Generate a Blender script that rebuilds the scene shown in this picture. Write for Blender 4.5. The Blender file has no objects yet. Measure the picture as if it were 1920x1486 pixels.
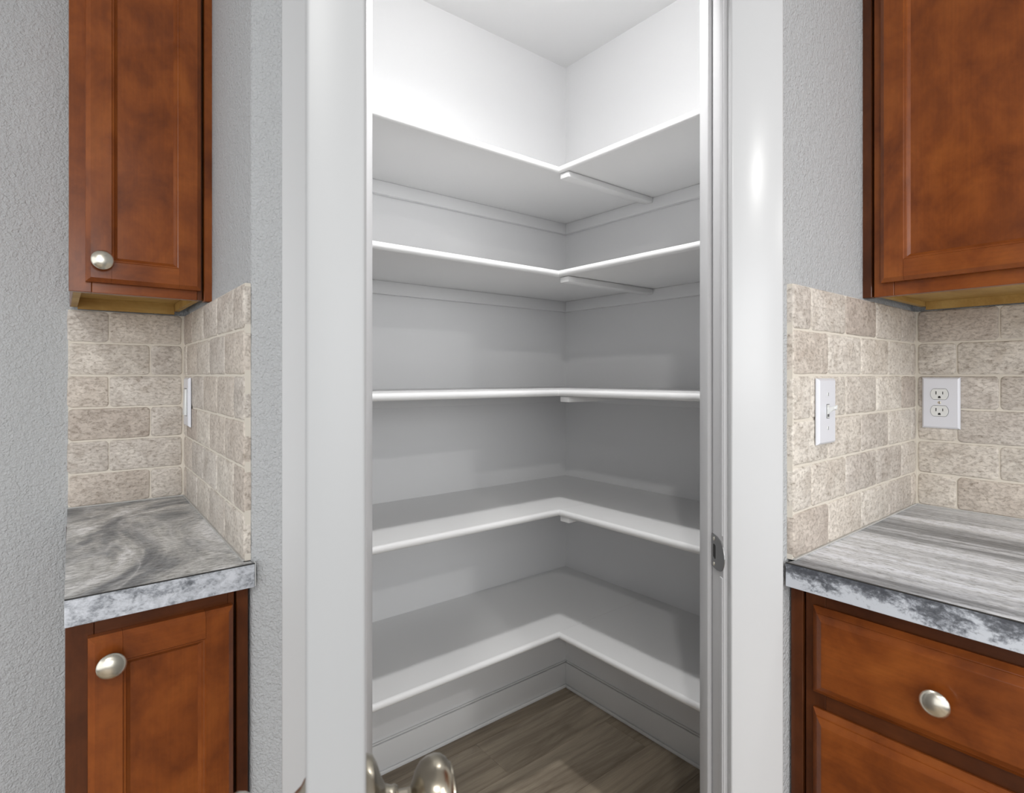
import bpy, bmesh, math, random
from mathutils import Vector, Matrix
R = random.Random(7)

# ------------------------------------------------------------------ camera, world, light, exposure
scene = bpy.context.scene
YAW = math.radians(38.808)
CZ = 1.219                                        # camera height
cam_data = bpy.data.cameras.new('camera')
cam = bpy.data.objects.new('camera', cam_data)
scene.collection.objects.link(cam)
cam.location = (0, 0, CZ)
cam.rotation_euler = (math.radians(90), 0, -YAW)
cam_data.sensor_width = 36
cam_data.lens = 36 * 1058.0 / 1920.0
cam_data.shift_y = -(743 - 705.8) / 1920.0
cam_data.clip_start = 0.02
cam_data.dof.use_dof = True
cam_data.dof.focus_distance = 1.25
cam_data.dof.aperture_fstop = 9
scene.camera = cam

world = bpy.data.worlds.new('world')
scene.world = world
world.use_nodes = True
world.node_tree.nodes['Background'].inputs[0].default_value = (0.97, 0.985, 1.0, 1)
world.node_tree.nodes['Background'].inputs[1].default_value = 1.5

scene.view_settings.view_transform = 'Standard'
scene.view_settings.look = 'None'
scene.view_settings.gamma = 1
scene.view_settings.use_curve_mapping = False
scene.view_settings.exposure = 0.0

FX, FY = math.sin(YAW), math.cos(YAW)
def W(X, D):                                      # point seen from the camera spot: right, ahead -> plan x, y
    return (D * FX + X * FY, D * FY - X * FX)

CANS = [(0.40, -1.40), (-0.60, -0.62), (1.15, -2.4), (-1.6, -2.2)]   # kitchen can lights
for i, (x, y) in enumerate(CANS):
    l = bpy.data.lights.new('can_lamp', 'AREA')
    l.shape = 'DISK'; l.size = 0.11; l.energy = (16, 18, 12, 12)[i]; l.color = (1.0, 0.985, 0.96)
    o = bpy.data.objects.new('can_lamp', l); o.location = (x, y, 2.425)
    scene.collection.objects.link(o)
l = bpy.data.lights.new('rear_fill', 'AREA')  # added soft fill from behind the camera, no known window there
l.shape = 'RECTANGLE'; l.size = 2.6; l.size_y = 1.2; l.energy = 48; l.color = (0.97, 0.985, 1.0)
o = bpy.data.objects.new('rear_fill', l); o.location = (-.9, -3.3, 1.75)
o.rotation_euler = (math.radians(90), 0, 0)
scene.collection.objects.link(o)
BULB = W(0.09, 1.105) + (2.19,)
l = bpy.data.lights.new('pantry_lamp', 'POINT')
l.energy = 7.4; l.shadow_soft_size = 0.04; l.color = (1.0, 0.99, 0.98)
o = bpy.data.objects.new('pantry_lamp', l); o.location = BULB
scene.collection.objects.link(o)
l = bpy.data.lights.new('pantry_down_fill', 'AREA')  # added downward fill at the bulb, brightens the lower shelves
l.shape = 'DISK'; l.size = 0.08; l.energy = 6.2; l.color = (1.0, 0.99, 0.98)
o = bpy.data.objects.new('pantry_down_fill', l); o.location = (BULB[0], BULB[1], BULB[2] - .01)
scene.collection.objects.link(o)

# ------------------------------------------------------------------ object helpers
def link(o):
    scene.collection.objects.link(o); return o

def thing(name, label, cat, loc=(0, 0, 0), group=None, kind=None):
    o = link(bpy.data.objects.new(name, None)); o.location = loc; o.empty_display_size = 0.05
    tag(o, label, cat, group, kind); return o

def tag(o, label=None, cat=None, group=None, kind=None):
    if label: o['label'] = label
    if cat: o['category'] = cat
    if group: o['group'] = group
    if kind: o['kind'] = kind
    return o

def wloc(o):
    v = Vector(o.location)
    while o.parent: o = o.parent; v = v + Vector(o.location)
    return v

def obj(name, bm, mat, parent=None, smooth=False, base=False, bevel=0, seg=2, kind=None, label=None):
    """mesh built in world coordinates -> one object whose origin is its own centre"""
    if bevel:
        bmesh.ops.remove_doubles(bm, verts=bm.verts, dist=1e-6)
        bmesh.ops.bevel(bm, geom=[e for e in bm.edges if len(e.link_faces) == 2 and e.calc_face_angle(0) > 0.6],
                        offset=bevel, segments=seg, profile=0.5, affect='EDGES')
    bmesh.ops.recalc_face_normals(bm, faces=bm.faces)
    lo = Vector([min(v.co[i] for v in bm.verts) for i in range(3)])
    hi = Vector([max(v.co[i] for v in bm.verts) for i in range(3)])
    c = (lo + hi) / 2
    if base: c.z = lo.z
    for v in bm.verts: v.co -= c
    me = bpy.data.meshes.new(name); bm.to_mesh(me); bm.free()
    me.materials.append(mat)
    if smooth or bevel:
        for p in me.polygons: p.use_smooth = True
        try: me.set_sharp_from_angle(angle=math.radians(35))
        except Exception: pass
    o = link(bpy.data.objects.new(name, me))
    o.location = c
    if parent:
        o.parent = parent; o.location = c - wloc(parent)
    if kind: o['kind'] = kind
    if label: o['label'] = label
    return o

ID = lambda a, b, z: Vector((a, b, z))
DG = lambda a, b, z: Vector(W(a, b) + (z,))
def line_frame(p0, p1, out):
    """s along the line p0->p1, n outward (unit vector on the side of `out`)"""
    d = (Vector(p1) - Vector(p0)).normalized()
    n = Vector((d.y, -d.x))
    if n.dot(Vector(out)) < 0: n = -n
    return lambda s, n_, z: Vector((p0[0] + d.x * s + n.x * n_, p0[1] + d.y * s + n.y * n_, z))

def box(bm, a, b, z, f=ID):
    vs = [bm.verts.new(f(x, y, w)) for w in z for y in b for x in a]
    for q in ((0, 1, 3, 2), (4, 6, 7, 5), (0, 4, 5, 1), (1, 5, 7, 3), (3, 7, 6, 2), (2, 6, 4, 0)):
        bm.faces.new([vs[i] for i in q])
    return bm

def B(*boxes, f=ID):
    bm = bmesh.new()
    for a, b, z in boxes: box(bm, a, b, z, f)
    return bm

def prism(pts, z0, z1, bm=None):
    bm = bm or bmesh.new()
    lo = [bm.verts.new((p[0], p[1], z0)) for p in pts]; hi = [bm.verts.new((p[0], p[1], z1)) for p in pts]
    n = len(pts)
    bm.faces.new(lo); bm.faces.new(hi[::-1])
    for i in range(n): bm.faces.new((lo[i], lo[(i + 1) % n], hi[(i + 1) % n], hi[i]))
    return bm

def quad(bm, *p): bm.faces.new([bm.verts.new(q) for q in p])

def lathe(prof, o, axis, n=32, bm=None):
    """prof: (distance along axis, radius)"""
    bm = bm or bmesh.new()
    ax = Vector(axis).normalized(); up = Vector((0, 0, 1)) if abs(ax.z) < .9 else Vector((1, 0, 0))
    e1 = ax.cross(up).normalized(); e2 = ax.cross(e1); o = Vector(o)
    rings = []
    for t, r in prof:
        if r < 1e-6: rings.append([bm.verts.new(o + ax * t)])
        else: rings.append([bm.verts.new(o + ax * t + (e1 * math.cos(k * 2 * math.pi / n) + e2 * math.sin(k * 2 * math.pi / n)) * r) for k in range(n)])
    for A, C in zip(rings, rings[1:]):
        for k in range(n):
            q = []
            for v in (A[k % len(A)], A[(k + 1) % len(A)], C[(k + 1) % len(C)], C[k % len(C)]):
                if v not in q: q.append(v)
            if len(q) > 2: bm.faces.new(q)
    return bm

# ------------------------------------------------------------------ materials
def mat(name):
    m = bpy.data.materials.new(name); m.use_nodes = True
    nt = m.node_tree; b = nt.nodes['Principled BSDF']
    return m, nt, b
def N(nt, t, **kw):
    n = nt.nodes.new(t)
    for k, v in kw.items():
        if k in n.inputs: n.inputs[k].default_value = v
        else: setattr(n, k, v)
    return n
def ramp(nt, fac, stops):
    r = nt.nodes.new('ShaderNodeValToRGB')
    e = r.color_ramp.elements
    while len(e) < len(stops): e.new(0.5)
    for el, (p, c) in zip(e, stops): el.position = p; el.color = tuple(c) + (1,)
    nt.links.new(fac, r.inputs[0]); return r.outputs[0]
def coords(nt, scale=(1, 1, 1), rnd=0.0):
    tc = nt.nodes.new('ShaderNodeTexCoord'); mp = nt.nodes.new('ShaderNodeMapping')
    mp.inputs['Scale'].default_value = scale
    if rnd:
        oi = nt.nodes.new('ShaderNodeObjectInfo')
        cb = nt.nodes.new('ShaderNodeVectorMath'); cb.operation = 'MULTIPLY_ADD'
        cb.inputs[1].default_value = (rnd, rnd * .7, rnd * 1.3)
        nt.links.new(oi.outputs['Random'], cb.inputs[0]); nt.links.new(tc.outputs['Object'], cb.inputs[2])
        nt.links.new(cb.outputs[0], mp.inputs[0])
    else: nt.links.new(tc.outputs['Object'], mp.inputs[0])
    return mp.outputs[0]
def noise(nt, vec, scale, detail=4, rough=.55, dist=0.0):
    n = nt.nodes.new('ShaderNodeTexNoise')
    n.inputs['Scale'].default_value = scale; n.inputs['Detail'].default_value = detail
    n.inputs['Roughness'].default_value = rough; n.inputs['Distortion'].default_value = dist
    nt.links.new(vec, n.inputs['Vector']); return n.outputs[0]
def mixc(nt, fac, a, b, mode='MIX'):
    m = nt.nodes.new('ShaderNodeMix'); m.data_type = 'RGBA'; m.blend_type = mode
    for sock, val in ((m.inputs[0], fac), (m.inputs[6], a), (m.inputs[7], b)):
        if isinstance(val, (int, float)): sock.default_value = val
        elif isinstance(val, tuple): sock.default_value = val + (1,)
        else: nt.links.new(val, sock)
    return m.outputs[2]
def math_(nt, op, a, b):
    m = nt.nodes.new('ShaderNodeMath'); m.operation = op
    for s, v in ((m.inputs[0], a), (m.inputs[1], b)):
        if isinstance(v, (int, float)): s.default_value = v
        else: nt.links.new(v, s)
    return m.outputs[0]
def bump(nt, b, h, strength, dist=.001):
    n = nt.nodes.new('ShaderNodeBump'); n.inputs['Strength'].default_value = strength; n.inputs['Distance'].default_value = dist
    nt.links.new(h, n.inputs['Height']); nt.links.new(n.outputs[0], b.inputs['Normal'])

def paint(name, col, rough, tex=0.0, scale=240, spec=.5, dist=.0006):
    m, nt, b = mat(name)
    b.inputs['Base Color'].default_value = tuple(col) + (1,); b.inputs['Roughness'].default_value = rough
    b.inputs['Specular IOR Level'].default_value = spec
    if tex:
        v = coords(nt)
        h = math_(nt, 'ADD', noise(nt, v, scale, 3, .5, .4), math_(nt, 'MULTIPLY', noise(nt, v, scale * .35, 2), .8))
        bump(nt, b, h, tex, dist)
    return m
M = {}
M['wall'] = paint('grey_orange_peel_plaster', (.48, .49, .50), .7, 1.0, 230, .3, .004)
M['pantry'] = paint('white_satin_pantry_paint', (.77, .77, .775), .6, .12, 160, .3)
M['shelf'] = paint('white_shelf_enamel', (.79, .79, .79), .38, .05, 60)
M['trim'] = paint('white_semi_gloss_trim', (.58, .585, .592), .24, .05, 45, .4)
M['jamb'] = paint('white_jamb_enamel', (.60, .60, .61), .38)
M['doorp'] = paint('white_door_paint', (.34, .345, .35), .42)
M['ceil'] = paint('white_ceiling_paint', (.76, .76, .76), .9, .3, 180, .2)
M['plastic'] = paint('white_plastic', (.72, .73, .78), .22)
M['plastic2'] = paint('ivory_white_plastic', (.74, .75, .74), .28)
M['dark'] = paint('dark_slot', (.012, .012, .012), .6)
M['grey_line'] = paint('grey_gap', (.10, .10, .105), .6)
M['black'] = paint('black_seam_line', (.02, .02, .02), .5)

def wood(name, c0, c1, c2, rough=.30, axis=2, coat=.25):
    m, nt, b = mat(name)
    s = [1, 1, 1]; s[axis] = .75
    v = coords(nt, tuple(s), 9.0)
    big = noise(nt, v, 13, 5, .62, .3)
    s2 = [1, 1, 1]; s2[axis] = .035
    g = noise(nt, coords(nt, tuple(s2), 5.0), 260, 4, .6)
    col = ramp(nt, big, [(.30, c0), (.5, c1), (.72, c2)])
    col = mixc(nt, .2, col, ramp(nt, g, [(.35, (.45, .45, .45)), (.7, (1.0, 1.0, 1.0))]), 'MULTIPLY')
    nt.links.new(col, b.inputs['Base Color']); b.inputs['Roughness'].default_value = rough
    b.inputs['Coat Weight'].default_value = coat; b.inputs['Coat Roughness'].default_value = .16; b.inputs['Specular IOR Level'].default_value = .2
    bump(nt, b, g, .05, .0005)
    return m
CC = ((.125, .030, .006), (.215, .054, .0095), (.30, .084, .015))
M['wood_v'] = wood('stained_maple_upright_grain', *CC)
M['wood_x'] = wood('stained_maple_level_grain_x', *CC, axis=0)
M['wood_y'] = wood('stained_maple_level_grain_y', *CC, axis=1)
CD = ((.058, .016, .005), (.090, .025, .007), (.125, .036, .010))  # same maple darkened: shade on the base frames put into the colour
M['wood_dv'] = wood('dark_shaded_maple_upright', *CD)
M['wood_dx'] = wood('dark_shaded_maple_level_x', *CD, axis=0)
M['wood_dy'] = wood('dark_shaded_maple_level_y', *CD, axis=1)
M['raw'] = wood('unstained_maple_plywood', (.36, .20, .055), (.46, .28, .085), (.56, .37, .13), .5, 0, .0)

def metal(name, col, rough, aniso=0.0):
    m, nt, b = mat(name)
    b.inputs['Base Color'].default_value = tuple(col) + (1,); b.inputs['Metallic'].default_value = 1
    b.inputs['Roughness'].default_value = rough; b.inputs['Anisotropic'].default_value = aniso
    return m
M['nickel'] = metal('satin_nickel', (.74, .70, .60), .27, .3)
M['pewter'] = metal('antique_pewter', (.50, .455, .37), .23, .5)
M['steel'] = metal('brushed_steel', (.30, .30, .30), .42)

def travertine():
    m, nt, b = mat('tumbled_travertine')
    v = coords(nt, (1, 1, 1), 13.0)
    oi = nt.nodes.new('ShaderNodeObjectInfo')
    base = ramp(nt, oi.outputs['Random'], [(0, (.46, .40, .35)), (.18, (.60, .54, .475)), (.45, (.68, .63, .56)), (.7, (.57, .525, .475)), (1, (.72, .675, .605))])
    cloud = ramp(nt, noise(nt, v, 24, 6, .62, .6), [(.30, (.82, .79, .77)), (.5, (.97, .96, .96)), (.68, (1.10, 1.10, 1.10))])
    col = mixc(nt, 1.0, base, cloud, 'MULTIPLY')
    pit = noise(nt, coords(nt, (.7, 1, 1.2), 13.0), 150, 7, .72, .35)
    col = mixc(nt, 1.0, col, ramp(nt, pit, [(.30, (.46, .41, .37)), (.41, (.87, .855, .84)), (.50, (1.0, 1.0, 1.0)), (.66, (1.16, 1.16, 1.15))]), 'MULTIPLY')
    nt.links.new(col, b.inputs['Base Color']); b.inputs['Roughness'].default_value = .55
    h = math_(nt, 'ADD', ramp(nt, pit, [(.3, (0, 0, 0)), (.5, (1, 1, 1))]), math_(nt, 'MULTIPLY', noise(nt, v, 55, 3), .8))
    bump(nt, b, h, .6, .0012)
    return m
M['stone'] = travertine()
M['grout'] = paint('sand_grout', (.70, .65, .57), .9, .4, 400, .2)

def marble(name, kind):
    m, nt, b = mat(name)
    lo, mid, hi = (.105, .11, .12), (.30, .305, .305), (.60, .61, .635)
    if kind == 'streak':                           # straight streaks running along y
        a = noise(nt, coords(nt, (1, .055, 1)), 11, 3, .55, .6)
        c = noise(nt, coords(nt, (1, .08, 1)), 65, 6, .7, .4)
        f = math_(nt, 'ADD', math_(nt, 'MULTIPLY', a, .66), math_(nt, 'MULTIPLY', c, .34))
        col = ramp(nt, f, [(.40, (.18, .19, .205)), (.45, (.31, .325, .35)), (.50, (.53, .55, .59)), (.54, (.68, .70, .73)), (.59, (.86, .89, .96))])
        g = noise(nt, coords(nt, (1, .20, 1)), 300, 4, .75)
        col = mixc(nt, .8, col, ramp(nt, g, [(.38, (.35, .35, .33)), (.49, (1, 1, 1))]), 'MULTIPLY')
    elif kind == 'swirl':
        v = coords(nt, (1.0, .62, 1))
        a = noise(nt, v, 4.2, 7, .60, 2.4)
        ve = math_(nt, 'ABSOLUTE', math_(nt, 'SUBTRACT', noise(nt, v, 3.1, 3, .5, 1.8), .5), 0)
        vein = ramp(nt, ve, [(0.0, (1, 1, 1)), (.018, (.35, .35, .35)), (.05, (0, 0, 0))])
        col = ramp(nt, a, [(.36, (.15, .165, .185)), (.44, (.27, .285, .305)), (.49, (.42, .425, .43)), (.54, (.58, .58, .57)), (.62, (.90, .90, .92))])
        col = mixc(nt, math_(nt, 'MULTIPLY', vein, .5), col, (.74, .74, .75))
        g = noise(nt, coords(nt, (.30, 1, 1)), 260, 5, .75)
        col = mixc(nt, 1.0, col, ramp(nt, g, [(.38, (.42, .42, .40)), (.5, (.97, .97, .97)), (.64, (1.3, 1.3, 1.28))]), 'MULTIPLY')
    else:                                          # blotchy edge band
        a = math_(nt, 'ADD', math_(nt, 'MULTIPLY', noise(nt, coords(nt, (.8, .8, 1.5)), 24, 8, .72, .35), .62), math_(nt, 'MULTIPLY', noise(nt, coords(nt, (1, 1, 1.4)), 95, 6, .75, .5), .38))
        tc = nt.nodes.new('ShaderNodeTexCoord'); sp = nt.nodes.new('ShaderNodeSeparateXYZ'); nt.links.new(tc.outputs['Object'], sp.inputs[0])
        k = -5.5 if kind == 'edge_dark' else -.8
        f = math_(nt, 'ADD', a, math_(nt, 'MULTIPLY', sp.outputs[2], k))
        if kind == 'edge_dark':
            col = ramp(nt, f, [(.38, (.075, .08, .095)), (.455, (.15, .16, .18)), (.50, (.34, .36, .40)), (.56, (.62, .65, .70))])
        else:
            col = ramp(nt, f, [(.39, (.12, .13, .145)), (.455, (.30, .315, .345)), (.51, (.50, .52, .56)), (.60, (.68, .70, .75))])
    nt.links.new(col, b.inputs['Base Color']); b.inputs['Roughness'].default_value = .36
    return m
M['m_streak'] = marble('grey_marble_laminate_streaks', 'streak')
M['m_swirl'] = marble('grey_marble_laminate_swirls', 'swirl')
M['m_edge_d'] = marble('marble_laminate_edge_dark', 'edge_dark')
M['m_edge_l'] = marble('marble_laminate_edge_light', 'edge_light')

def plank_mat():
    m, nt, b = mat('brown_grey_vinyl_plank')
    v = coords(nt, (.16, 1, 1), 21.0)
    a = noise(nt, v, 9, 5, .6, 1.4)
    w = nt.nodes.new('ShaderNodeTexWave'); w.bands_direction = 'Y'; w.inputs['Scale'].default_value = 9
    w.inputs['Distortion'].default_value = 7; w.inputs['Detail'].default_value = 3; w.inputs['Detail Scale'].default_value = 1.5
    nt.links.new(v, w.inputs[0])
    oi = nt.nodes.new('ShaderNodeObjectInfo')
    base = ramp(nt, oi.outputs['Random'], [(0, (.31, .25, .18)), (.5, (.38, .315, .235)), (1, (.46, .39, .30))])
    col = mixc(nt, 1.0, base, ramp(nt, a, [(.30, (.55, .52, .50)), (.55, (1, 1, 1)), (.75, (1.25, 1.25, 1.25))]), 'MULTIPLY')
    col = mixc(nt, .35, col, ramp(nt, w.outputs[1], [(.0, (.62, .60, .58)), (.4, (1.05, 1.05, 1.05)), (1, (1.1, 1.1, 1.1))]), 'MULTIPLY')
    g = noise(nt, coords(nt, (.04, 1, 1), 21.0), 380, 3, .6)
    col = mixc(nt, .35, col, ramp(nt, g, [(.35, (.65, .65, .65)), (.6, (1.05, 1.05, 1.05))]), 'MULTIPLY')
    nt.links.new(col, b.inputs['Base Color']); b.inputs['Roughness'].default_value = .42
    bump(nt, b, g, .1, .0005)
    return m
M['plank'] = plank_mat()
m, nt, b = mat('warm_white_lamp_glass'); b.inputs['Emission Color'].default_value = (1, .97, .93, 1); b.inputs['Emission Strength'].default_value = 6
b.inputs['Base Color'].default_value = (.9, .9, .9, 1); M['glow'] = m

# ------------------------------------------------------------------ plan of the place
H = 2.44
CT = 0.914                                        # counter top height
LR0, LR1 = (.2383, 1.000), (.2510, 1.656)         # tile face, return left of the pantry
RR0, RR1 = (.9487, .4367), (1.5986, .4456)        # tile face, return right of the pantry
TT = .011                                         # tile + grout thickness
DW, DWB = .935, 1.049                             # pantry door wall, front and back
JL, JR = -.2625, .350                             # faces of the jambs
fl = line_frame(LR0, LR1, (-1, 0)); fr = line_frame(RR0, RR1, (0, -1))
PV, PU = 1.6087, 1.566                            # back walls inside the pantry
def S(name, bm, m, parent=None, **k):
    return obj(name, bm, m, parent, kind=None if parent else 'structure', **k)

# floor with single planks
floor = S('floor', B(((-2.6, 2.0), (-3.2, 2.0), (-.08, -.0065))), M['black'])
meshes = {}
def plank(x0, x1, y0, y1):
    key = round(x1 - x0, 3)
    if key not in meshes:
        bm = B(((0, x1 - x0 - .0008), (0, y1 - y0 - .0008), (-.0065, 0)))
        bmesh.ops.bevel(bm, geom=[e for e in bm.edges if all(v.co.z > -.001 for v in e.verts)], offset=.0007, segments=1, affect='EDGES')
        me = bpy.data.meshes.new('plank'); bm.to_mesh(me); bm.free(); me.materials.append(M['plank']); meshes[key] = me
    o = link(bpy.data.objects.new('plank', meshes[key])); o.parent = floor
    o.location = Vector((x0, y0, 0)) - floor.location
PW = .181
y = -1.18; k = 0
while y < 1.62:
    x = -1.3 - (k * .43) % 1.2
    while x < 1.6:
        if x + 1.2 > -1.0: plank(x, x + 1.2, y, y + PW)
        x += 1.2
    y += PW; k += 1

S('ceiling', B(((-2.6, 2.0), (-3.2, 2.0), (H, H + .08))), M['ceil'])

# walls
A_out = (LR0[0] + TT + .0006, LR0[1]); B_l = fl(.70, -TT, 0)
cor = W((-.4225), DW)
al = fl(0, -TT, 0)
def arc_corner(p, d_in, d_out, r, n=5):
    """rounded drywall corner at p: arrives along d_in, leaves along d_out (unit vectors)"""
    a = Vector(p) - Vector(d_in) * r; c = Vector(p) + Vector(d_out) * r; o = []
    for i in range(n + 1):
        t = i / n; o.append(tuple(a * (1 - t) ** 2 + Vector(p) * 2 * t * (1 - t) + c * t ** 2))
    return o
dr = Vector((FY, -FX))                            # along the door wall, to the right
# intersection of left return wall with door wall
def isect(p, d, q, e):
    p, d, q, e = map(Vector, (p, d, q, e)); den = d.x * e.y - d.y * e.x
    t = ((q - p).x * e.y - (q - p).y * e.x) / den
    return p + d * t
dl = (Vector(LR1) - Vector(LR0)).normalized(); drr = (Vector(RR1) - Vector(RR0)).normalized()
PL = isect(al.xy, dl, W(0, DW), dr)
ar = fr(0, -TT, 0)
PR = isect(ar.xy, drr, W(0, DW), dr)
left_pts = [tuple(fl(.74, -TT, 0).xy)] + arc_corner(PL, -dl, dr, .006) + [W(JL - .018, DW), W(JL - .018, DWB), (.372, 1.06), (.372, 1.74)]
S('wall_left_of_pantry', prism(left_pts, 0, H), M['wall'], smooth=True)
right_pts = [W(JR + .018, DW)] + arc_corner(PR, dr, drr, .006) + [tuple(fr(.70, -TT, 0).xy), (1.648, .566), (1.06, .566), W(JR + .018, DWB)]
S('wall_right_of_pantry', prism(right_pts, 0, H), M['wall'], smooth=True)
S('wall_above_door', B(((JL - .018, JR + .018), (DW, DWB), (2.058, H)), f=DG), M['wall'])
S('wall_pantry_left', B(((.372, PU + .10), (PV, PV + .13), (0, H))), M['pantry'])
S('wall_pantry_right', B(((PU, PU + .10), (.566, PV), (0, H))), M['pantry'])
S('wall_back_left', B(((-2.2, .2625), (1.667, 1.76), (0, H))), M['wall'])
S('baseboard_back', B(((-2.2, .0080), (1.654, 1.6668), (0, .094))), M['trim'], bevel=.003)
S('wall_back_right', B(((1.6096, 1.72), (-3.0, .4565), (0, H))), M['wall'])
# pantry baseboards: board, cap line, shoe
for nm, a, b_ in (('baseboard_left', ((.372, PU), (PV - .011, PV)), ((.372, PU), (PV - .017, PV - .011))),
                  ('baseboard_right', ((PU - .011, PU), (.566, PV - .011)), ((PU - .017, PU - .011), (.566, PV - .017)))):
    o = S(nm, B(a + ((0, .094),)), M['shelf'], bevel=.0025)
    obj('cap_bead', B(((a[0][0] + (.004 if nm[-1] == 't' and nm != 'baseboard_left' else 0), a[0][1]), (a[1][0] + (.004 if nm == 'baseboard_left' else 0), a[1][1]), (.0955, .100))), M['shelf'], o, bevel=.0012)
    obj('shoe_strip', B(b_ + ((0, .013),)), M['shelf'], o, bevel=.004)

# door casings and jambs
HD = 2.04
def casing_profile(bm, x0, x1, inner_left):
    box(bm, (x0, x1), (DW - .017, DW), (0, HD + .095), DG); return bm
o = S('trim_1', casing_profile(bmesh.new(), JR + .0065, .4425, True), M['trim'], bevel=.0035, seg=3)
tag(o, 'smooth white door casing right of the pantry opening', 'casing')
o = S('trim_2', casing_profile(bmesh.new(), -.3755, JL - .0065, False), M['trim'], bevel=.0035, seg=3)
tag(o, 'white door casing behind the open door, left of the pantry opening', 'casing')
o = S('trim_3', B(((JL - .0065, JR + .0065), (DW - .017, DW), (HD + .0065, HD + .095)), f=DG), M['trim'], bevel=.003)
tag(o, 'white head casing above the pantry opening', 'casing')
JF = DW - .001
rj = S('trim_4', B(((JR, JR + .018), (JF, DWB), (0, HD + .018)), f=DG), M['jamb'], bevel=.0015)
tag(rj, 'white jamb with steel strike plate right of the pantry opening', 'jamb')
obj('stop_strip', B(((JR - .0085, JR), (.985, 1.0285), (0, HD)), f=DG), M['jamb'], rj, bevel=.003, seg=3)
obj('edge_bead', B(((JR - .0015, JR + .0004), (.9365, .947), (0, .884), ), ((JR - .0015, JR + .0004), (.9365, .947), (.954, HD)), f=DG), M['jamb'], rj, bevel=.0005, seg=1)
lj = S('trim_5', B(((JL - .018, JL), (JF, DWB), (0, HD + .018)), f=DG), M['jamb'], bevel=.0015)
tag(lj, 'white jamb hidden behind the open door, left of the pantry opening', 'jamb')
obj('stop_strip', B(((JL, JL + .0088), (.985, 1.0285), (0, HD)), f=DG), M['jamb'], lj, bevel=.003, seg=3)
hj = S('trim_6', B(((JL, JR), (JF, DWB), (HD, HD + .018)), f=DG), M['jamb'], bevel=.0015)
tag(hj, 'white head jamb over the pantry opening', 'jamb')
obj('stop_strip', B(((JL + .009, JR - .009), (.985, 1.0285), (HD - .009, HD)), f=DG), M['jamb'], hj, bevel=.002)

# strike plate: plate let into the jamb, hole, two screws, curved lip
def strike(parent):
    zc = .9187; bm = bmesh.new(); t = .0014; x = JR - t
    outer = [(.986, zc - .020), (.983, zc - .0285), (.958, zc - .0285)]
    n = 12
    for i in range(n + 1):
        a = -math.pi / 2 + math.pi * i / n
        outer.append((.950 - .024 * math.cos(a), zc + .0265 * math.sin(a)))
    outer += [(.958, zc + .0285), (.983, zc + .0285), (.986, zc + .020)]
    hole = []
    for i in range(16):
        a = 2 * math.pi * i / 16
        cx, cz = math.cos(a), math.sin(a)
        hole.append((.971 + .0065 * max(-1, min(1, cx * 1.35)), zc + .0125 * max(-1, min(1, cz * 1.25))))
    def pos(d, z, off):
        lip = max(0, .9335 - d)                    # lip bends away into the wall edge
        return DG(x - .0006 + off + lip * lip * 6, d, z)
    ev = [bm.verts.new(pos(d, z, 0)) for d, z in outer]; hv = [bm.verts.new(pos(d, z, 0)) for d, z in hole]
    edges = [bm.edges.new((ev[i], ev[(i + 1) % len(ev)])) for i in range(len(ev))] + [bm.edges.new((hv[i], hv[(i + 1) % 16])) for i in range(16)]
    bmesh.ops.triangle_fill(bm, edges=edges, use_beauty=True)
    g = bmesh.ops.extrude_face_region(bm, geom=list(bm.faces))
    off = DG(t, 0, 0) - DG(0, 0, 0)
    for v in g['geom']:
        if isinstance(v, bmesh.types.BMVert): v.co += off
    sp = obj('strike_plate', bm, M['steel'], parent, label='brushed steel strike plate with a rounded lip')
    for s in (-1, 1):
        lathe_bm = lathe([(0, .0034), (.0008, .003), (.001, 0)], DG(x - .0006, .972, zc + s * .0215), DG(-1, 0, 0) - DG(0, 0, 0), 12)
        obj('screw', lathe_bm, M['nickel'], sp, smooth=True)
    obj('latch_recess', B(((JR - .0012, JR - .0004), (.964, .978), (zc - .013, zc + .013)), f=DG), M['dark'], sp)
strike(rj)

# ------------------------------------------------------------------ the pantry door, standing open towards the kitchen
AL = math.radians(16.6); sA, cA = math.sin(AL), math.cos(AL)
NR = Vector((-.0886, .3433))                      # near corner of the right face (right, ahead)
def DF(s, n, z):                                  # s from the free edge towards the hinge, n out of the right face
    return Vector(W(NR.x - s * sA + n * cA, NR.y + s * cA + n * sA) + (z,))
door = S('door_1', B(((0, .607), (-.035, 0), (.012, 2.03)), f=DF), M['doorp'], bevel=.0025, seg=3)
tag(door, 'white pantry door standing open, seen on its latch edge', 'door')
KZ = .911; BS = .060
kx = DF(BS, 1, 0) - DF(BS, 0, 0)
KP = [(.031, .0082), (.0335, .0085), (.0355, .0120), (.038, .0180), (.042, .0228), (.047, .0255), (.0525, .0264), (.057, .0255), (.0605, .0228), (.0625, .0195), (.0638, .0192), (.0655, .0150), (.0668, .008), (.067, 0)]
for side, n0 in ((1, .0), (-1, -.035)):
    ax = kx * side; oo = DF(BS, n0, KZ)
    kn = obj('doorknob', lathe(KP if side == 1 else [(t_ * .9 + .001, r_ * .97) for t_, r_ in KP], oo, ax, 48),
             M['pewter'], door, smooth=True, label='antique pewter round doorknob')
    obj('rose', lathe([(0, .0335), (.0035, .0342), (.007, .0328), (.010, .0275), (.0125, .0195), (.0155, .0135), (.020, .0118), (.0225, .0122), (.0245, .0108), (.0246, .0082), (.031, .0082)] if side == 1 else
                 [(0, .0270), (.002, .0275), (.0045, .0262), (.007, .022), (.0125, .0175), (.0155, .0130), (.020, .0115), (.0225, .0118), (.0245, .0105), (.0246, .0082), (.031, .0082)], oo, ax, 48), M['pewter'], kn, smooth=True)
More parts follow.
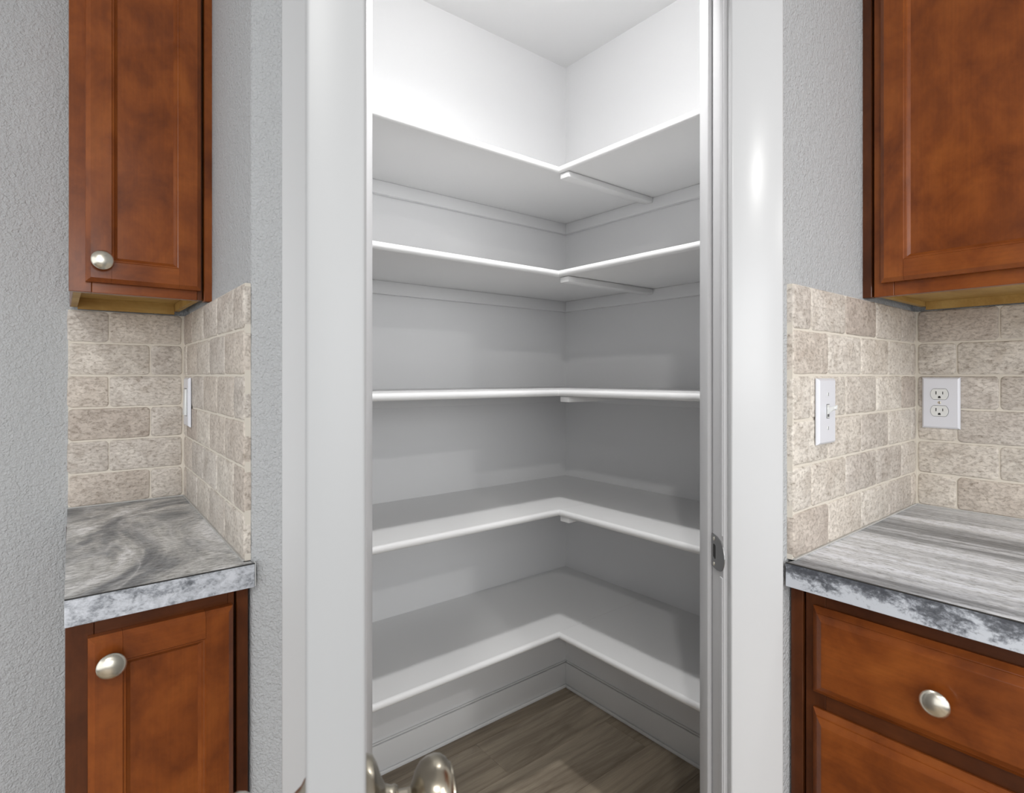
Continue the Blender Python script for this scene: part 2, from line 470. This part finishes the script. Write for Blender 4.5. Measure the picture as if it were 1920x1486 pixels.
obj('latch_plate', B(((-.0012, .0005), (-.030, -.005), (KZ - .028, KZ + .028)), f=DF), M['steel'], door, bevel=.0004, seg=1)
bm = bmesh.new(); box(bm, (-.010, -.001), (-.0235, -.0115), (KZ - .006, KZ + .006), DF)
obj('latch_bolt', bm, M['nickel'], door, bevel=.002)
for z in (.25, 1.02, 1.80):
    hb = lathe([(0, 0), (0, .0062), (.089, .0062), (.089, 0)], DF(.612, .003, z - .0445), (0, 0, 1), 16)
    obj('hinge', hb, M['pewter'], door, smooth=True)

# ------------------------------------------------------------------ pantry shelves (five, L shaped)
SU, SV = PU - .418, PV - .4015                    # front edges
def shelf_board(bm, a, b, z0, th, nose):
    """flat board with a half-round front; nose = (axis, sign)"""
    box(bm, a, b, (z0, z0 + th)); return bm
def nose_prism(bm, axis, at, lo, hi, z0, th, mitre):
    n = 8; r = th / 2; prof = []
    for i in range(n + 1):
        t = -math.pi / 2 + math.pi * i / n
        prof.append((r * .8 * math.cos(t), z0 + r + r * math.sin(t)))
    A = []; Bv = []
    for d, z in prof:
        # at the inner corner the two noses mitre into each other
        if axis == 'x': A.append(bm.verts.new((lo, at - d, z))); Bv.append(bm.verts.new((hi - d, at - d, z)))
        else: A.append(bm.verts.new((at - d, lo, z))); Bv.append(bm.verts.new((at - d, hi - d, z)))
    for i in range(n): bm.faces.new((A[i], A[i + 1], Bv[i + 1], Bv[i]))
    bm.faces.new(A); bm.faces.new(Bv[::-1])
TH = .0185
ZS = [(1.8165, 'topmost white L-shaped pantry shelf, seen from below under the bright wall'),
      (1.5120, 'second white L-shaped pantry shelf from the top'),
      (1.1620, 'middle white L-shaped pantry shelf, edge-on at eye level'),
      (.8110, 'fourth white L-shaped pantry shelf from the top, upper face visible'),
      (.4510, 'lowest white L-shaped pantry shelf above the plank floor')]
def first_shelf(z):
    t = thing('corner_shelf', '', 'shelf', (PU, PV, z))
    bm = B(((.374, PU - .0005), (SV, PV - .0005), (z, z + TH))); nose_prism(bm, 'x', SV, .374, SU, z, TH, 1)
    obj('shelf_board', bm, M['shelf'], t, smooth=True)
    bm = B(((SU, PU - .0005), (.568, SV - .0006), (z, z + TH))); nose_prism(bm, 'y', SU, .568, SV, z, TH, 1)
    obj('shelf_board', bm, M['shelf'], t, smooth=True)
    obj('wall_cleat', B(((.374, PU - .0005), (PV - .0195, PV - .0005), (z - .040, z - .0004))), M['pantry'], t, bevel=.0012)
    obj('wall_cleat', B(((PU - .0195, PU - .0005), (.568, PV - .0200), (z - .040, z - .0004))), M['pantry'], t, bevel=.0012)
    bm = B(((SU + .004, PU - .020), (SV - .036, SV - .0004), (z - .0175, z - .0004)))
    obj('seam_support', bm, M['shelf'], t, bevel=.003)
    return t
sh = first_shelf(ZS[0][0])
for i, (z, lab) in enumerate(ZS):
    t = sh
    if i:
        t = link(sh.copy()); t.location = (PU, PV, z)
        for ch in list(sh.children):
            if i == 4 and ch.name.startswith('seam_support'): continue
            c = link(ch.copy()); c.parent = t
    t['label'] = lab; t['group'] = 'white L-shaped pantry shelves'

# pantry lamp (on the ceiling just inside the door) and kitchen can lights
wb = DG(.09, DWB, BULB[2] + .07)
t = thing('pantry_light', 'white porcelain lampholder on the wall above the door inside the pantry', 'lamp', tuple(wb))
wd = DG(0, 1, 0) - DG(0, 0, 0)
obj('lampholder', lathe([(0, 0), (0, .055), (.012, .053), (.030, .032), (.060, .028), (.0601, 0)], wb, wd, 24), M['plastic2'], t, smooth=True)

for (x, y_) in CANS:
    where = {0: 'nearest the right-hand counter', 1: 'nearest the left-hand wall', 2: 'farther back on the right', 3: 'farther back on the left'}[CANS.index((x, y_))]
    t = thing('recessed_light', 'round white recessed ceiling light in the kitchen ceiling, ' + where, 'lamp', (x, y_, H), group='recessed ceiling lights behind the camera')
    bm = lathe([(0, .060), (.004, .062), (.006, .078), (0, .085), (-.0001, .060)], (x, y_, H), (0, 0, -1), 32)
    obj('trim_ring', bm, M['plastic2'], t, smooth=True)
    obj('lens', lathe([(.0005, .059), (.001, 0)], (x, y_, H), (0, 0, -1), 24), M['glow'], t)

# ------------------------------------------------------------------ tile backsplashes
PZ = .0768; PX = .1545; G = .0034                  # course height, tile pitch, joint
tile_meshes = {}
def tile_mesh(w, h, var):
    key = (round(w / .004), round(h / .002), var)
    if key in tile_meshes: return tile_meshes[key]
    r = random.Random(hash(key) & 0xffff); bm = bmesh.new()
    W2, H2 = w / 2, h / 2; c = min(.007, w / 4); pts = []
    def side(ax, ay, bx, by, n):
        for i in range(n):
            t = i / n; pts.append((ax + (bx - ax) * t, ay + (by - ay) * t))
    n1 = max(1, round(w / .028)); n2 = 3
    side(-W2 + c, -H2, W2 - c, -H2, n1); pts.append((W2 - c, -H2)); pts.append((W2 - c * .3, -H2 + c * .3)); side(W2, -H2 + c, W2, H2 - c, n2)
    pts.append((W2, H2 - c)); pts.append((W2 - c * .3, H2 - c * .3)); side(W2 - c, H2, -W2 + c, H2, n1)
    pts.append((-W2 + c, H2)); pts.append((-W2 + c * .3, H2 - c * .3)); side(-W2, H2 - c, -W2, -H2 + c, n2); pts.append((-W2, -H2 + c)); pts.append((-W2 + c * .3, -H2 + c * .3))
    j = [(r.uniform(-.0007, .0007), r.uniform(-.0007, .0007)) for _ in pts]
    rings = []
    for ins, y_ in ((0, 0), (0, .0082), (.0011, .0101), (.0034, .0110)):
        rr = []
        for (x, z), (dx, dz) in zip(pts, j):
            sx = max(-1, min(1, x / W2)); sz = max(-1, min(1, z / H2))
            rr.append(bm.verts.new((x * (1 - ins / W2) + dx, y_ + r.uniform(-.0002, .0002), z * (1 - ins / H2) + dz)))
        rings.append(rr)
    n = len(pts)
    for a, b_ in zip(rings, rings[1:]):
        for i in range(n): bm.faces.new((a[i], a[(i + 1) % n], b_[(i + 1) % n], b_[i]))
    bm.faces.new(rings[-1])
    bmesh.ops.recalc_face_normals(bm, faces=bm.faces)
    me = bpy.data.meshes.new('tile'); bm.to_mesh(me); bm.free(); me.materials.append(M['stone'])
    for p in me.polygons: p.use_smooth = True
    tile_meshes[key] = me; return me

def tile_field(parent, p0, p1, out, joints_odd, joints_even, s0, s1, frame):
    """courses counted from the top; joints are distances along p0->p1"""
    d = (Vector(p1) - Vector(p0)).normalized(); n = Vector((d.y, -d.x))
    if n.dot(Vector(out)) < 0: n = -n
    ax = Vector((n.y, -n.x)); rot = math.atan2(ax.y, ax.x)
    for c in range(6):
        zt = CT + 6 * PZ + .0005 - c * PZ; zb = zt - PZ
        js = [s0] + [j for j in (joints_odd if c % 2 == 0 else joints_even) if s0 + .012 < j < s1 - .012] + [s1]
        for a, b_ in zip(js, js[1:]):
            w = b_ - a - G * (1 if a > s0 and b_ < s1 else .6)
            me = tile_mesh(w, PZ - G, R.randrange(3))
            o = link(bpy.data.objects.new('tile', me)); o.parent = parent
            ctr = frame((a + b_) / 2, -TT + R.uniform(-.0003, .0006), (zt + zb) / 2)
            o.location = ctr - wloc(parent); o.rotation_euler = (0, R.uniform(-.004, .004), rot)

TZ = (CT + .0006, CT + 6 * PZ - .001)
bl = thing('tile_backsplash', 'tumbled beige travertine tile backsplash over the narrow counter at left', 'backsplash', (.24, 1.656, CT), kind='structure')
br = thing('tile_backsplash', 'tumbled beige travertine tile backsplash with switch and outlet at right', 'backsplash', (1.6, .4456, CT), kind='structure')
LL = (Vector(LR1) - Vector(LR0)).length; RL = (Vector(RR1) - Vector(RR0)).length
# left return
obj('grout_bed', B(((.0025, LL), (-TT, -.0021), TZ), f=fl), M['grout'], bl)
tile_field(bl, LR0, LR1, (-1, 0), [.081, .229, .378, .530], [.155, .307, .461, .612], .001, LL - .001, fl)
# left back wall, s from the corner leftwards
fb = line_frame((.2505, 1.656), (.0, 1.656), (0, -1))
obj('grout_bed', B(((0, .2325), (-TT, -.0021), TZ), f=fb), M['grout'], bl)
tile_field(bl, (.2505, 1.656), (0, 1.656), (0, -1), [.157], [.072, .228], .0015, .2335, fb)
# right return
obj('grout_bed', B(((.0025, RL), (-TT, -.0021), TZ), f=fr), M['grout'], br)
tile_field(br, RR0, RR1, (0, -1), [.072, .223, .387, .547], [.144, .302, .461, .616], .001, RL - .001, fr)
# right back wall, s from the corner towards the camera side
fk = line_frame((1.5986, .4450), (1.5986, -1.0), (-1, 0))
obj('grout_bed', B(((0, .90), (-TT, -.0021), TZ), f=fk), M['grout'], br)
tile_field(br, (1.5986, .4450), (1.5986, -1.0), (-1, 0), [.152 + .1545 * i for i in range(6)], [.077 + .1545 * i for i in range(6)], .0015, .90, fk)

M['caulk'] = paint('grey_caulk', (.50, .49, .47), .7)
cz = (CT + .0003, CT + .0030)
obj('caulk_bead', B(((.004, LL), (-.0105, .0022), cz), f=fl), M['caulk'], bl)
obj('caulk_bead', B(((.002, .2325), (-.0105, .0020), cz), f=fb), M['caulk'], bl)
obj('caulk_bead', B(((LL - .0022, LL + .003), (-.0105, .0012), (CT + .003, TZ[1])), f=fl), M['grout'], bl)
obj('caulk_bead', B(((.004, RL), (-.0105, .0022), cz), f=fr), M['caulk'], br)
obj('caulk_bead', B(((.002, .90), (-.0105, .0020), cz), f=fk), M['caulk'], br)
obj('caulk_bead', B(((RL - .0022, RL + .003), (-.0105, .0012), (CT + .003, TZ[1])), f=fr), M['grout'], br)

# ------------------------------------------------------------------ worktops
t = thing('countertop', 'swirled grey marble-look laminate counter on the narrow base cabinet at left', 'countertop', (.12, 1.3, .875))
CB = .8755
u0 = .0065
pts = [(u0, .9855), (.2475 + .0000, .9855), (.2475, .9985), tuple(fl(.0, .0004, 0).xy), tuple(fl(LL, .0004, 0).xy), (.0165, 1.6555)]
obj('laminate_top', prism(pts, CB + .004, CT), M['m_swirl'], t)
obj('edge_strip', B(((u0, .2505), (.9820, .9848), (CB, CT - .0012))), M['m_edge_l'], t, bevel=.0006, seg=1)
obj('end_strip', B(((.2512, .2522), (.9830, .9900), (CB + .001, CT + .0005))), M['plastic2'], t)
obj('seam_line', B(((u0, .2505), (.9822, .9856), (CT - .0010, CT + .00012))), M['black'], t)
obj('back_edge_build_up', B(((.013, .238), (1.010, 1.030), (CB, CB + .0035))), M['raw'], t)
t = thing('countertop', 'streaked grey marble-look laminate counter with dark edge band at right', 'countertop', (1.25, 0, .875))
pts = [(.9345, -.55), (.9345, .4395), (.9487, .4362), tuple(fr(RL, .0004, 0).xy), (1.5982, -.55)]
obj('laminate_top', prism(pts, CB + .004, CT), M['m_streak'], t)
obj('edge_strip', B(((.9305, .9335), (-.55, .4405), (CB, CT - .0012))), M['m_edge_d'], t, bevel=.0006, seg=1)
obj('seam_line', B(((.9307, .9345), (-.55, .4405), (CT - .0010, CT + .00012))), M['black'], t)
obj('back_edge_build_up', B(((.962, .985), (-.5, .43), (CB, CB + .0035))), M['raw'], t)

# ------------------------------------------------------------------ cabinets
# face frames: fx(a, n, z) with a along the front, n outwards
f_left = lambda v: (lambda a, n, z: Vector((a, v - n, z)))
f_right = lambda u: (lambda a, n, z: Vector((u - n, a, z)))

def cab_knob(parent, f, a, n, z):
    ax = f(0, 1, 0) - f(0, 0, 0)
    k = obj('knob', lathe([(.0, .0085), (.002, .0088), (.0035, .0065), (.006, .0055), (.010, .006), (.012, .0095), (.0135, .0150), (.0150, .0176), (.0165, .0182), (.0182, .0176), (.0215, .0140), (.0240, .0085), (.0250, 0)], f(a, n, z), ax, 40),
            M['nickel'], parent, smooth=True, label='satin nickel mushroom knob')
    return k

def panel_door(cab, f, a0, a1, z0, z1, m_lvl, sw=.050, knob=None, name='door'):
    """cope-and-stick door: two stiles, two rails, recessed panel"""
    T = .019; b_ = .0075; w, h = a1 - a0, z1 - z0
    st = [(sw - .010, T), (sw - .0085, T - .0022), (sw - .006, T - .0026), (sw - .0045, T - .0048), (sw, T - .0095)]
    P = lambda x, z, n: f(a0 + x, n, z0 + z)
    s0 = st[0][0]
    panel = obj(name, B(((a0 + sw - .012, a1 - sw + .012), (.004, T - .0095), (z0 + sw - .012, z1 - sw + .012)), f=f), M['wood_v'], cab)
    for side in (0, 1):
        X = (lambda x: x) if side == 0 else (lambda x: w - x)
        bm = bmesh.new()
        quad(bm, P(X(0), 0, .0006), P(X(0), h, .0006), P(X(0), h, T - .0065), P(X(0), 0, T - .0065))
        quad(bm, P(X(0), 0, T - .0065), P(X(0), h, T - .0065), P(X(b_), h - b_, T), P(X(b_), b_, T))
        for Z in ((lambda z: z), (lambda z: h - z)):
            quad(bm, P(X(0), Z(0), .0006), P(X(s0), Z(0), .0006), P(X(s0), Z(0), T - .0065), P(X(0), Z(0), T - .0065))
            quad(bm, P(X(0), Z(0), T - .0065), P(X(s0), Z(0), T - .0065), P(X(s0), Z(b_), T), P(X(b_), Z(b_), T))
        quad(bm, P(X(b_), b_, T), P(X(s0), b_, T), P(X(s0), h - b_, T), P(X(b_), h - b_, T))
        for (i0, n0), (i1, n1) in zip(st, st[1:]):
            quad(bm, P(X(i0), i0, n0), P(X(i0), h - i0, n0), P(X(i1), h - i1, n1), P(X(i1), i1, n1))
        quad(bm, P(X(0), 0, .0006), P(X(sw), 0, .0006), P(X(sw), h, .0006), P(X(0), h, .0006))
        bmesh.ops.remove_doubles(bm, verts=bm.verts, dist=1e-6)
        obj('stile', bm, M['wood_v'], panel)
    for side in (0, 1):
        Z = (lambda z: z) if side == 0 else (lambda z: h - z)
        bm = bmesh.new(); g = .0003
        quad(bm, P(s0 + g, Z(0), .0006), P(w - s0 - g, Z(0), .0006), P(w - s0 - g, Z(0), T - .0065), P(s0 + g, Z(0), T - .0065))
        quad(bm, P(s0 + g, Z(0), T - .0065), P(w - s0 - g, Z(0), T - .0065), P(w - s0 - g, Z(b_), T - .0001), P(s0 + g, Z(b_), T - .0001))
        quad(bm, P(s0 + g, Z(b_), T - .0001), P(w - s0 - g, Z(b_), T - .0001), P(w - s0 - g, Z(s0), T - .0001), P(s0 + g, Z(s0), T - .0001))
        for (i0, n0), (i1, n1) in zip(st, st[1:]):
            quad(bm, P(i0, Z(i0), n0), P(w - i0, Z(i0), n0), P(w - i1, Z(i1), n1), P(i1, Z(i1), n1))
        quad(bm, P(s0, Z(0), .0006), P(w - s0, Z(0), .0006), P(w - s0, Z(sw), .0006), P(s0, Z(sw), .0006))
        bmesh.ops.remove_doubles(bm, verts=bm.verts, dist=1e-6)
        obj('rail', bm, M[m_lvl], panel)
    if knob: cab_knob(panel, f, knob[0], T, knob[1])
    return panel

def drawer_front(cab, f, a0, a1, z0, z1, m_lvl, knob=True):
    rings = [(0, .0006), (0, .0040), (.0075, .0108), (.0088, .0110), (.0092, .0126), (.0185, .0190), (.0200, .0192)]
    bm = bmesh.new(); rv = []
    for i, n in rings:
        rv.append([bm.verts.new(f(a, n, z)) for a, z in ((a0 + i, z0 + i), (a1 - i, z0 + i), (a1 - i, z1 - i), (a0 + i, z1 - i))])
    bm.faces.new(rv[0]); bm.faces.new(rv[-1][::-1])
    for p, q in zip(rv, rv[1:]):
        for k in range(4): bm.faces.new((p[k], p[(k + 1) % 4], q[(k + 1) % 4], q[k]))
    d = obj('drawer', bm, M[m_lvl], cab)
    if knob: cab_knob(d, f, (a0 + a1) / 2, .019, (z0 + z1) / 2 - .003)
    return d

# --- upper left
V1 = 1.3430; f = f_left(V1); ZB, ZT = 1.3800, 2.142
c = thing('wall_cabinet', 'narrow stained maple wall cabinet with one door, at upper left', 'cabinet', (.137, 1.5, ZB))
UA, UB = .0155, .2585
obj('face_stile', B(((UA, UA + .034), (-.019, 0), (ZB, ZT)), f=f), M['wood_v'], c, bevel=.0008, seg=1)
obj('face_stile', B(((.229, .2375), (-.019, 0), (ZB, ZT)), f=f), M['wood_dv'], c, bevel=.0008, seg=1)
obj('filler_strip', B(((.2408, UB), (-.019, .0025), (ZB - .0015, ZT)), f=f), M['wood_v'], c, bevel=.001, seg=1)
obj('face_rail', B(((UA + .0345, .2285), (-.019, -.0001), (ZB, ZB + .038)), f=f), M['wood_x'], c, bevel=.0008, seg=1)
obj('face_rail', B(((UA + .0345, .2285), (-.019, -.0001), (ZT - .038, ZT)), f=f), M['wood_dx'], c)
obj('side_panel', B(((.0225, .0345), (1.3625, 1.6545), (ZB + .0005, ZT))), M['raw'], c)
obj('side_skin', B(((.0205, .0223), (1.3625, 1.6545), (ZB + .0005, ZT))), M['wood_v'], c)
obj('side_panel', B(((.2290, .2405), (1.3625, 1.6545), (ZB + .004, ZT))), M['raw'], c)
obj('bottom_panel', B(((.035, .2285), (1.3625, 1.6420), (ZB + .022, ZB + .034))), M['raw'], c)
obj('back_rail', B(((.035, .2285), (1.6425, 1.6545), (ZB - .004, ZB + .075))), M['raw'], c)
obj('front_cleat', B(((.035, .2285), (1.3625, 1.3745), (ZB + .004, ZB + .0215))), M['raw'], c)
obj('top_panel', B(((.035, .2285), (1.3625, 1.6545), (ZT - .014, ZT - .002))), M['raw'], c)
obj('back_panel', B(((.035, .2285), (1.6485, 1.6545), (ZB + .0755, ZT - .0145))), M['raw'], c)
panel_door(c, f, .0403, .2330, 1.3990, 2.128, 'wood_x', .0495, knob=(.0650, 1.4385))

# --- lower left
V2 = 1.0050; f = f_left(V2); Z1 = .8750
c = thing('base_cabinet', 'narrow stained maple base cabinet with one knobbed door, at lower left', 'cabinet', (.13, 1.3, 0))
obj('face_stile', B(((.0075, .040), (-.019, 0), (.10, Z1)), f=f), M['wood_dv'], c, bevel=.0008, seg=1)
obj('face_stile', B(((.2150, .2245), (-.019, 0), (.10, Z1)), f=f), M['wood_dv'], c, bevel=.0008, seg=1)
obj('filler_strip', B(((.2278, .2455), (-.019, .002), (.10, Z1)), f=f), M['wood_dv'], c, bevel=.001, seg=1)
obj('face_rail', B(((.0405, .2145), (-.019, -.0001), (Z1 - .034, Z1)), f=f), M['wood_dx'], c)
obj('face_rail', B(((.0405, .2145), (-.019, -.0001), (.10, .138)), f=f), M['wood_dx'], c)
obj('side_panel', B(((.0140, .026), (1.0245, 1.650), (.0, Z1))), M['wood_dv'], c)
obj('side_panel', B(((.2200, .232), (1.0250, 1.650), (.0, Z1))), M['raw'], c)
obj('bottom_panel', B(((.0265, .2195), (1.0320, 1.650), (.10, .112))), M['raw'], c)
obj('toe_kick', B(((.0265, .2195), (1.075, 1.090), (0, .0995))), M['wood_dx'], c)
panel_door(c, f, .0325, .2200, .125, .8505, 'wood_x', .050, knob=(.0585, .8125))

# --- upper right
U1 = 1.2920; f = f_right(U1)
c = thing('wall_cabinet', 'wide stained maple wall cabinet with recessed-panel door, at upper right', 'cabinet', (1.45, .2, ZB))
VA, VB = .0250, .4552
obj('filler_strip', B(((.4360, VB), (-.019, .0025), (ZB, ZT)), f=f), M['wood_dv'], c, bevel=.001, seg=1)
obj('face_stile', B(((.3975, .4325), (-.019, 0), (ZB, ZT)), f=f), M['wood_v'], c, bevel=.0008, seg=1)
obj('face_stile', B(((VA, VA + .038), (-.019, 0), (ZB, ZT)), f=f), M['wood_v'], c, bevel=.0008, seg=1)
obj('face_rail', B(((VA + .0385, .3970), (-.019, -.0001), (ZB, ZB + .038)), f=f), M['wood_y'], c, bevel=.0008, seg=1)
obj('face_rail', B(((VA + .0385, .3970), (-.019, -.0001), (ZT - .038, ZT)), f=f), M['wood_y'], c)
obj('side_panel', B(((1.3115, 1.5970), (.4235, .4355), (ZB + .004, ZT))), M['raw'], c)
obj('side_panel', B(((1.3115, 1.5970), (VA, VA + .012), (ZB + .004, ZT))), M['raw'], c)
obj('bottom_panel', B(((1.3115, 1.5845), (VA + .0125, .4230), (ZB + .014, ZB + .026))), M['raw'], c)
obj('back_rail', B(((1.5850, 1.5970), (VA + .0125, .4230), (ZB - .004, ZB + .075))), M['raw'], c)
obj('front_cleat', B(((1.3115, 1.3235), (VA + .0125, .4230), (ZB + .002, ZB + .0135))), M['raw'], c)
obj('top_panel', B(((1.3115, 1.5970), (VA + .0125, .4230), (ZT - .014, ZT - .002))), M['raw'], c)
panel_door(c, f, .0450, .4165, 1.4060, 2.128, 'wood_y', .0500, knob=(.0700, 1.446))
# next cabinet along the wall
c = thing('wall_cabinet', 'stained maple wall cabinet just outside the right edge of the photo', 'cabinet', (1.45, -.2, ZB))
obj('carcass', B(((1.3115, 1.5970), (-.43, .0240), (ZB + .004, ZT))), M['raw'], c)
obj('face_frame', B(((-.43, .0245), (-.019, 0), (ZB, ZT)), f=f), M['wood_v'], c)
panel_door(c, f, -.415, .0100, 1.4060, 2.128, 'wood_y', .0500, knob=(-.390, 1.446))

# --- lower right: three drawers
U2 = .9600; f = f_right(U2)
c = thing('base_cabinet', 'stained maple drawer base cabinet under the right-hand counter', 'cabinet', (1.25, .2, 0))
VA, VB = .0300, .4445
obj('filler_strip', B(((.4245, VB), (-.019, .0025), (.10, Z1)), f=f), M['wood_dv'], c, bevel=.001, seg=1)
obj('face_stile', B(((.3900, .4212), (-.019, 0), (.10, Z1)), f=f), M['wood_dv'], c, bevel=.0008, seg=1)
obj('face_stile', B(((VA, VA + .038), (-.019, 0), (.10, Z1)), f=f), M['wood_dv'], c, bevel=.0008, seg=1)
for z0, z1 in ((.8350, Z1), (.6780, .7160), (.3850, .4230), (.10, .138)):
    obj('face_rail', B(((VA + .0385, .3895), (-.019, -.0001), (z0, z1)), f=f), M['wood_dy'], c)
obj('side_panel', B(((.9795, 1.597), (.4120, .4240), (0, Z1))), M['raw'], c)
obj('side_panel', B(((.9795, 1.597), (VA, VA + .012), (0, Z1))), M['raw'], c)
obj('bottom_panel', B(((.9795, 1.597), (VA + .0125, .4115), (.10, .112))), M['raw'], c)
obj('toe_kick', B(((1.030, 1.045), (VA + .0125, .4115), (0, .0995))), M['wood_dy'], c)
drawer_front(c, f, .0660, .4080, .7090, .8487, 'wood_y')
drawer_front(c, f, .0660, .4080, .4150, .6840, 'wood_y')
drawer_front(c, f, .0660, .4080, .1250, .3900, 'wood_y')
c = thing('base_cabinet', 'stained maple base cabinet just outside the right edge of the photo', 'cabinet', (1.25, -.2, 0))
obj('carcass', B(((.9795, 1.597), (-.50, .0290), (0, Z1))), M['raw'], c)
obj('face_frame', B(((-.50, .0295), (-.019, 0), (.10, Z1)), f=f), M['wood_dv'], c)
drawer_front(c, f, -.480, .0130, .7090, .8487, 'wood_y')
panel_door(c, f, -.480, .0130, .1250, .6840, 'wood_y', .05, knob=(-.02, .65))

# ------------------------------------------------------------------ switches and outlet
def plate(t, f, a0, a1, z0, z1, th=.0062, name='plate'):
    bm = bmesh.new(); rv = []
    for i, n in ((0, .0004), (0, .0022), (.0016, .0048), (.0042, th), (.0050, th)):
        rv.append([bm.verts.new(f(a, n, z)) for a, z in ((a0 + i, z0 + i), (a1 - i, z0 + i), (a1 - i, z1 - i), (a0 + i, z1 - i))])
    bm.faces.new(rv[0]); bm.faces.new(rv[-1][::-1])
    for p, q in zip(rv, rv[1:]):
        for k in range(4): bm.faces.new((p[k], p[(k + 1) % 4], q[(k + 1) % 4], q[k]))
    return obj(name, bm, M['plastic'], t)
def screw(parent, f, a, z, n, m='plastic2'):
    ax = f(0, 1, 0) - f(0, 0, 0)
    o = obj('screw', lathe([(0, .0034), (.0006, .0032), (.0009, .0022), (.001, 0)], f(a, n, z), ax, 16), M[m], parent, smooth=True)
    return o
def slotbar(parent, name, f, a0, a1, z0, z1, n0, n1, m): return obj(name, B(((a0, a1), (n0, n1), (z0, z1)), f=f), M[m], parent)

# toggle switch on the right return (small offset: the plate sits on the uneven tiles)
PT = .0068
t = thing('light_switch', 'white toggle light switch on the tiled return beside the pantry casing', 'switch', tuple(fr(.117, .0014, 1.10)))
fs = lambda a, n, z: fr(a, n + .0012, z)
p = plate(t, fs, .0825, .1555, 1.0990, 1.2160, PT, 'wall_plate'); ac = .119; zc = 1.1575
slotbar(p, 'toggle_surround', fs, ac - .0060, ac + .0060, zc - .0125, zc + .0125, PT - .001, PT + .0004, 'grey_line')
slotbar(p, 'toggle_slot', fs, ac - .0050, ac + .0050, zc - .0115, zc + .0115, PT - .001, PT + .0008, 'plastic2')
slotbar(p, 'slot_shadow', fs, ac - .0036, ac + .0036, zc - .0100, zc - .0052, PT - .001, PT + .0012, 'grey_line')
bm = bmesh.new()
pr = [(-.0042, .0070), (.0050, .0085), (.0090, .0060), (.0098, .0040)]
v0 = [fs(ac + s * .0036, PT + .0008, zc + z) for s in (-1, 1) for z in (-.004, .0068)]
v1 = [fs(ac + s * .0030, PT + .0135, zc + z) for s in (-1, 1) for z in (.0040, .0098)]
vs = [bm.verts.new(v) for v in v0 + v1]
for q in ((0, 1, 3, 2), (4, 5, 7, 6), (0, 1, 5, 4), (2, 3, 7, 6), (1, 3, 7, 5), (0, 2, 6, 4)): bm.faces.new([vs[i] for i in q])
obj('toggle', bm, M['plastic2'], t, bevel=.0014, seg=3)
for s in (-1, 1):
    screw(p, fs, ac, zc + s * .0300, PT)
    slotbar(p, 'screw_slot', fs, ac - .0006, ac + .0006, zc + s * .0300 - .0028, zc + s * .0300 + .0028, PT + .0004, PT + .0012, 'grey_line')

# duplex outlet on the right back wall
t = thing('power_outlet', 'white duplex power outlet on the tiled back wall at right', 'outlet', tuple(fk(.05, .001, 1.10)))
fo = lambda a, n, z: fk(a, n + .0010, z)
p = plate(t, fo, .0120, .0850, 1.0990, 1.2175, PT, 'wall_plate'); ac = .0470; zc = 1.1590
for s in (1, -1):
    z = zc + s * .0195
    def oval(rw, rh, cut):
        o = []
        for i in range(40):
            a = 2 * math.pi * i / 40
            o.append((rw * math.cos(a), max(-rh, min(rh, rw * math.sin(a)))))
        return o
    def disc(pts, n0, n1):
        bm = bmesh.new(); A = [bm.verts.new(fo(ac + x, n0, z + y_)) for x, y_ in pts]; C = [bm.verts.new(fo(ac + x, n1, z + y_)) for x, y_ in pts]
        bm.faces.new(C)
        for i in range(len(pts)): bm.faces.new((A[i], A[(i + 1) % len(pts)], C[(i + 1) % len(pts)], C[i]))
        bmesh.ops.remove_doubles(bm, verts=bm.verts, dist=1e-5)
        return bm
    obj('receptacle_gap', disc(oval(.0176, .0130, 0), PT - .001, PT + .0002), M['grey_line'], p)
    rc = obj('receptacle', disc(oval(.0169, .0122, 0), PT - .001, PT + .0010), M['plastic2'], t)
    slotbar(rc, 'slot', fo, ac - .0073, ac - .0055, z - .0008, z + .0066, PT, PT + .0012, 'dark')
    slotbar(rc, 'slot', fo, ac + .0057, ac + .0073, z - .0004, z + .0058, PT, PT + .0012, 'dark')
    bm = bmesh.new(); pts = [(-.0026, -.0092), (.0026, -.0092)] + [(.0026 * math.cos(a * math.pi / 8), -.0068 + .0026 * math.sin(a * math.pi / 8)) for a in range(9)]
    bm.faces.new([bm.verts.new(fo(ac + x, PT + .0012, z + y_)) for x, y_ in pts])
    obj('ground_hole', bm, M['dark'], rc)
screw(p, fo, ac, zc, PT, 'nickel')
slotbar(p, 'screw_slot', fo, ac - .0004, ac + .0004, zc - .0030, zc + .0030, PT + .0006, PT + .0013, 'dark')

# rocker switch on the left return, close to the corner
t = thing('light_switch', 'white rocker light switch on the left tiled return near the corner', 'switch', tuple(fl(.56, .0014, 1.10)))
fs2 = lambda a, n, z: fl(a, n + .0012, z)
p = plate(t, fs2, .5270, .5990, 1.0985, 1.2165, PT, 'wall_plate')
slotbar(p, 'rocker_gap', fs2, .5460, .5800, 1.1240, 1.1910, PT - .001, PT + .0004, 'grey_line')
bm = bmesh.new()
vs = [bm.verts.new(fs2(a, n, z)) for a, n, z in ((.5475, PT, 1.1255), (.5785, PT, 1.1255), (.5785, PT, 1.1895), (.5475, PT, 1.1895), (.5475, PT + .0052, 1.1265), (.5785, PT + .0052, 1.1265), (.5785, PT + .0030, 1.1885), (.5475, PT + .0030, 1.1885))]
for q in ((0, 1, 2, 3), (4, 5, 6, 7), (0, 1, 5, 4), (1, 2, 6, 5), (2, 3, 7, 6), (3, 0, 4, 7)): bm.faces.new([vs[i] for i in q])
obj('rocker', bm, M['plastic2'], t, bevel=.0010)
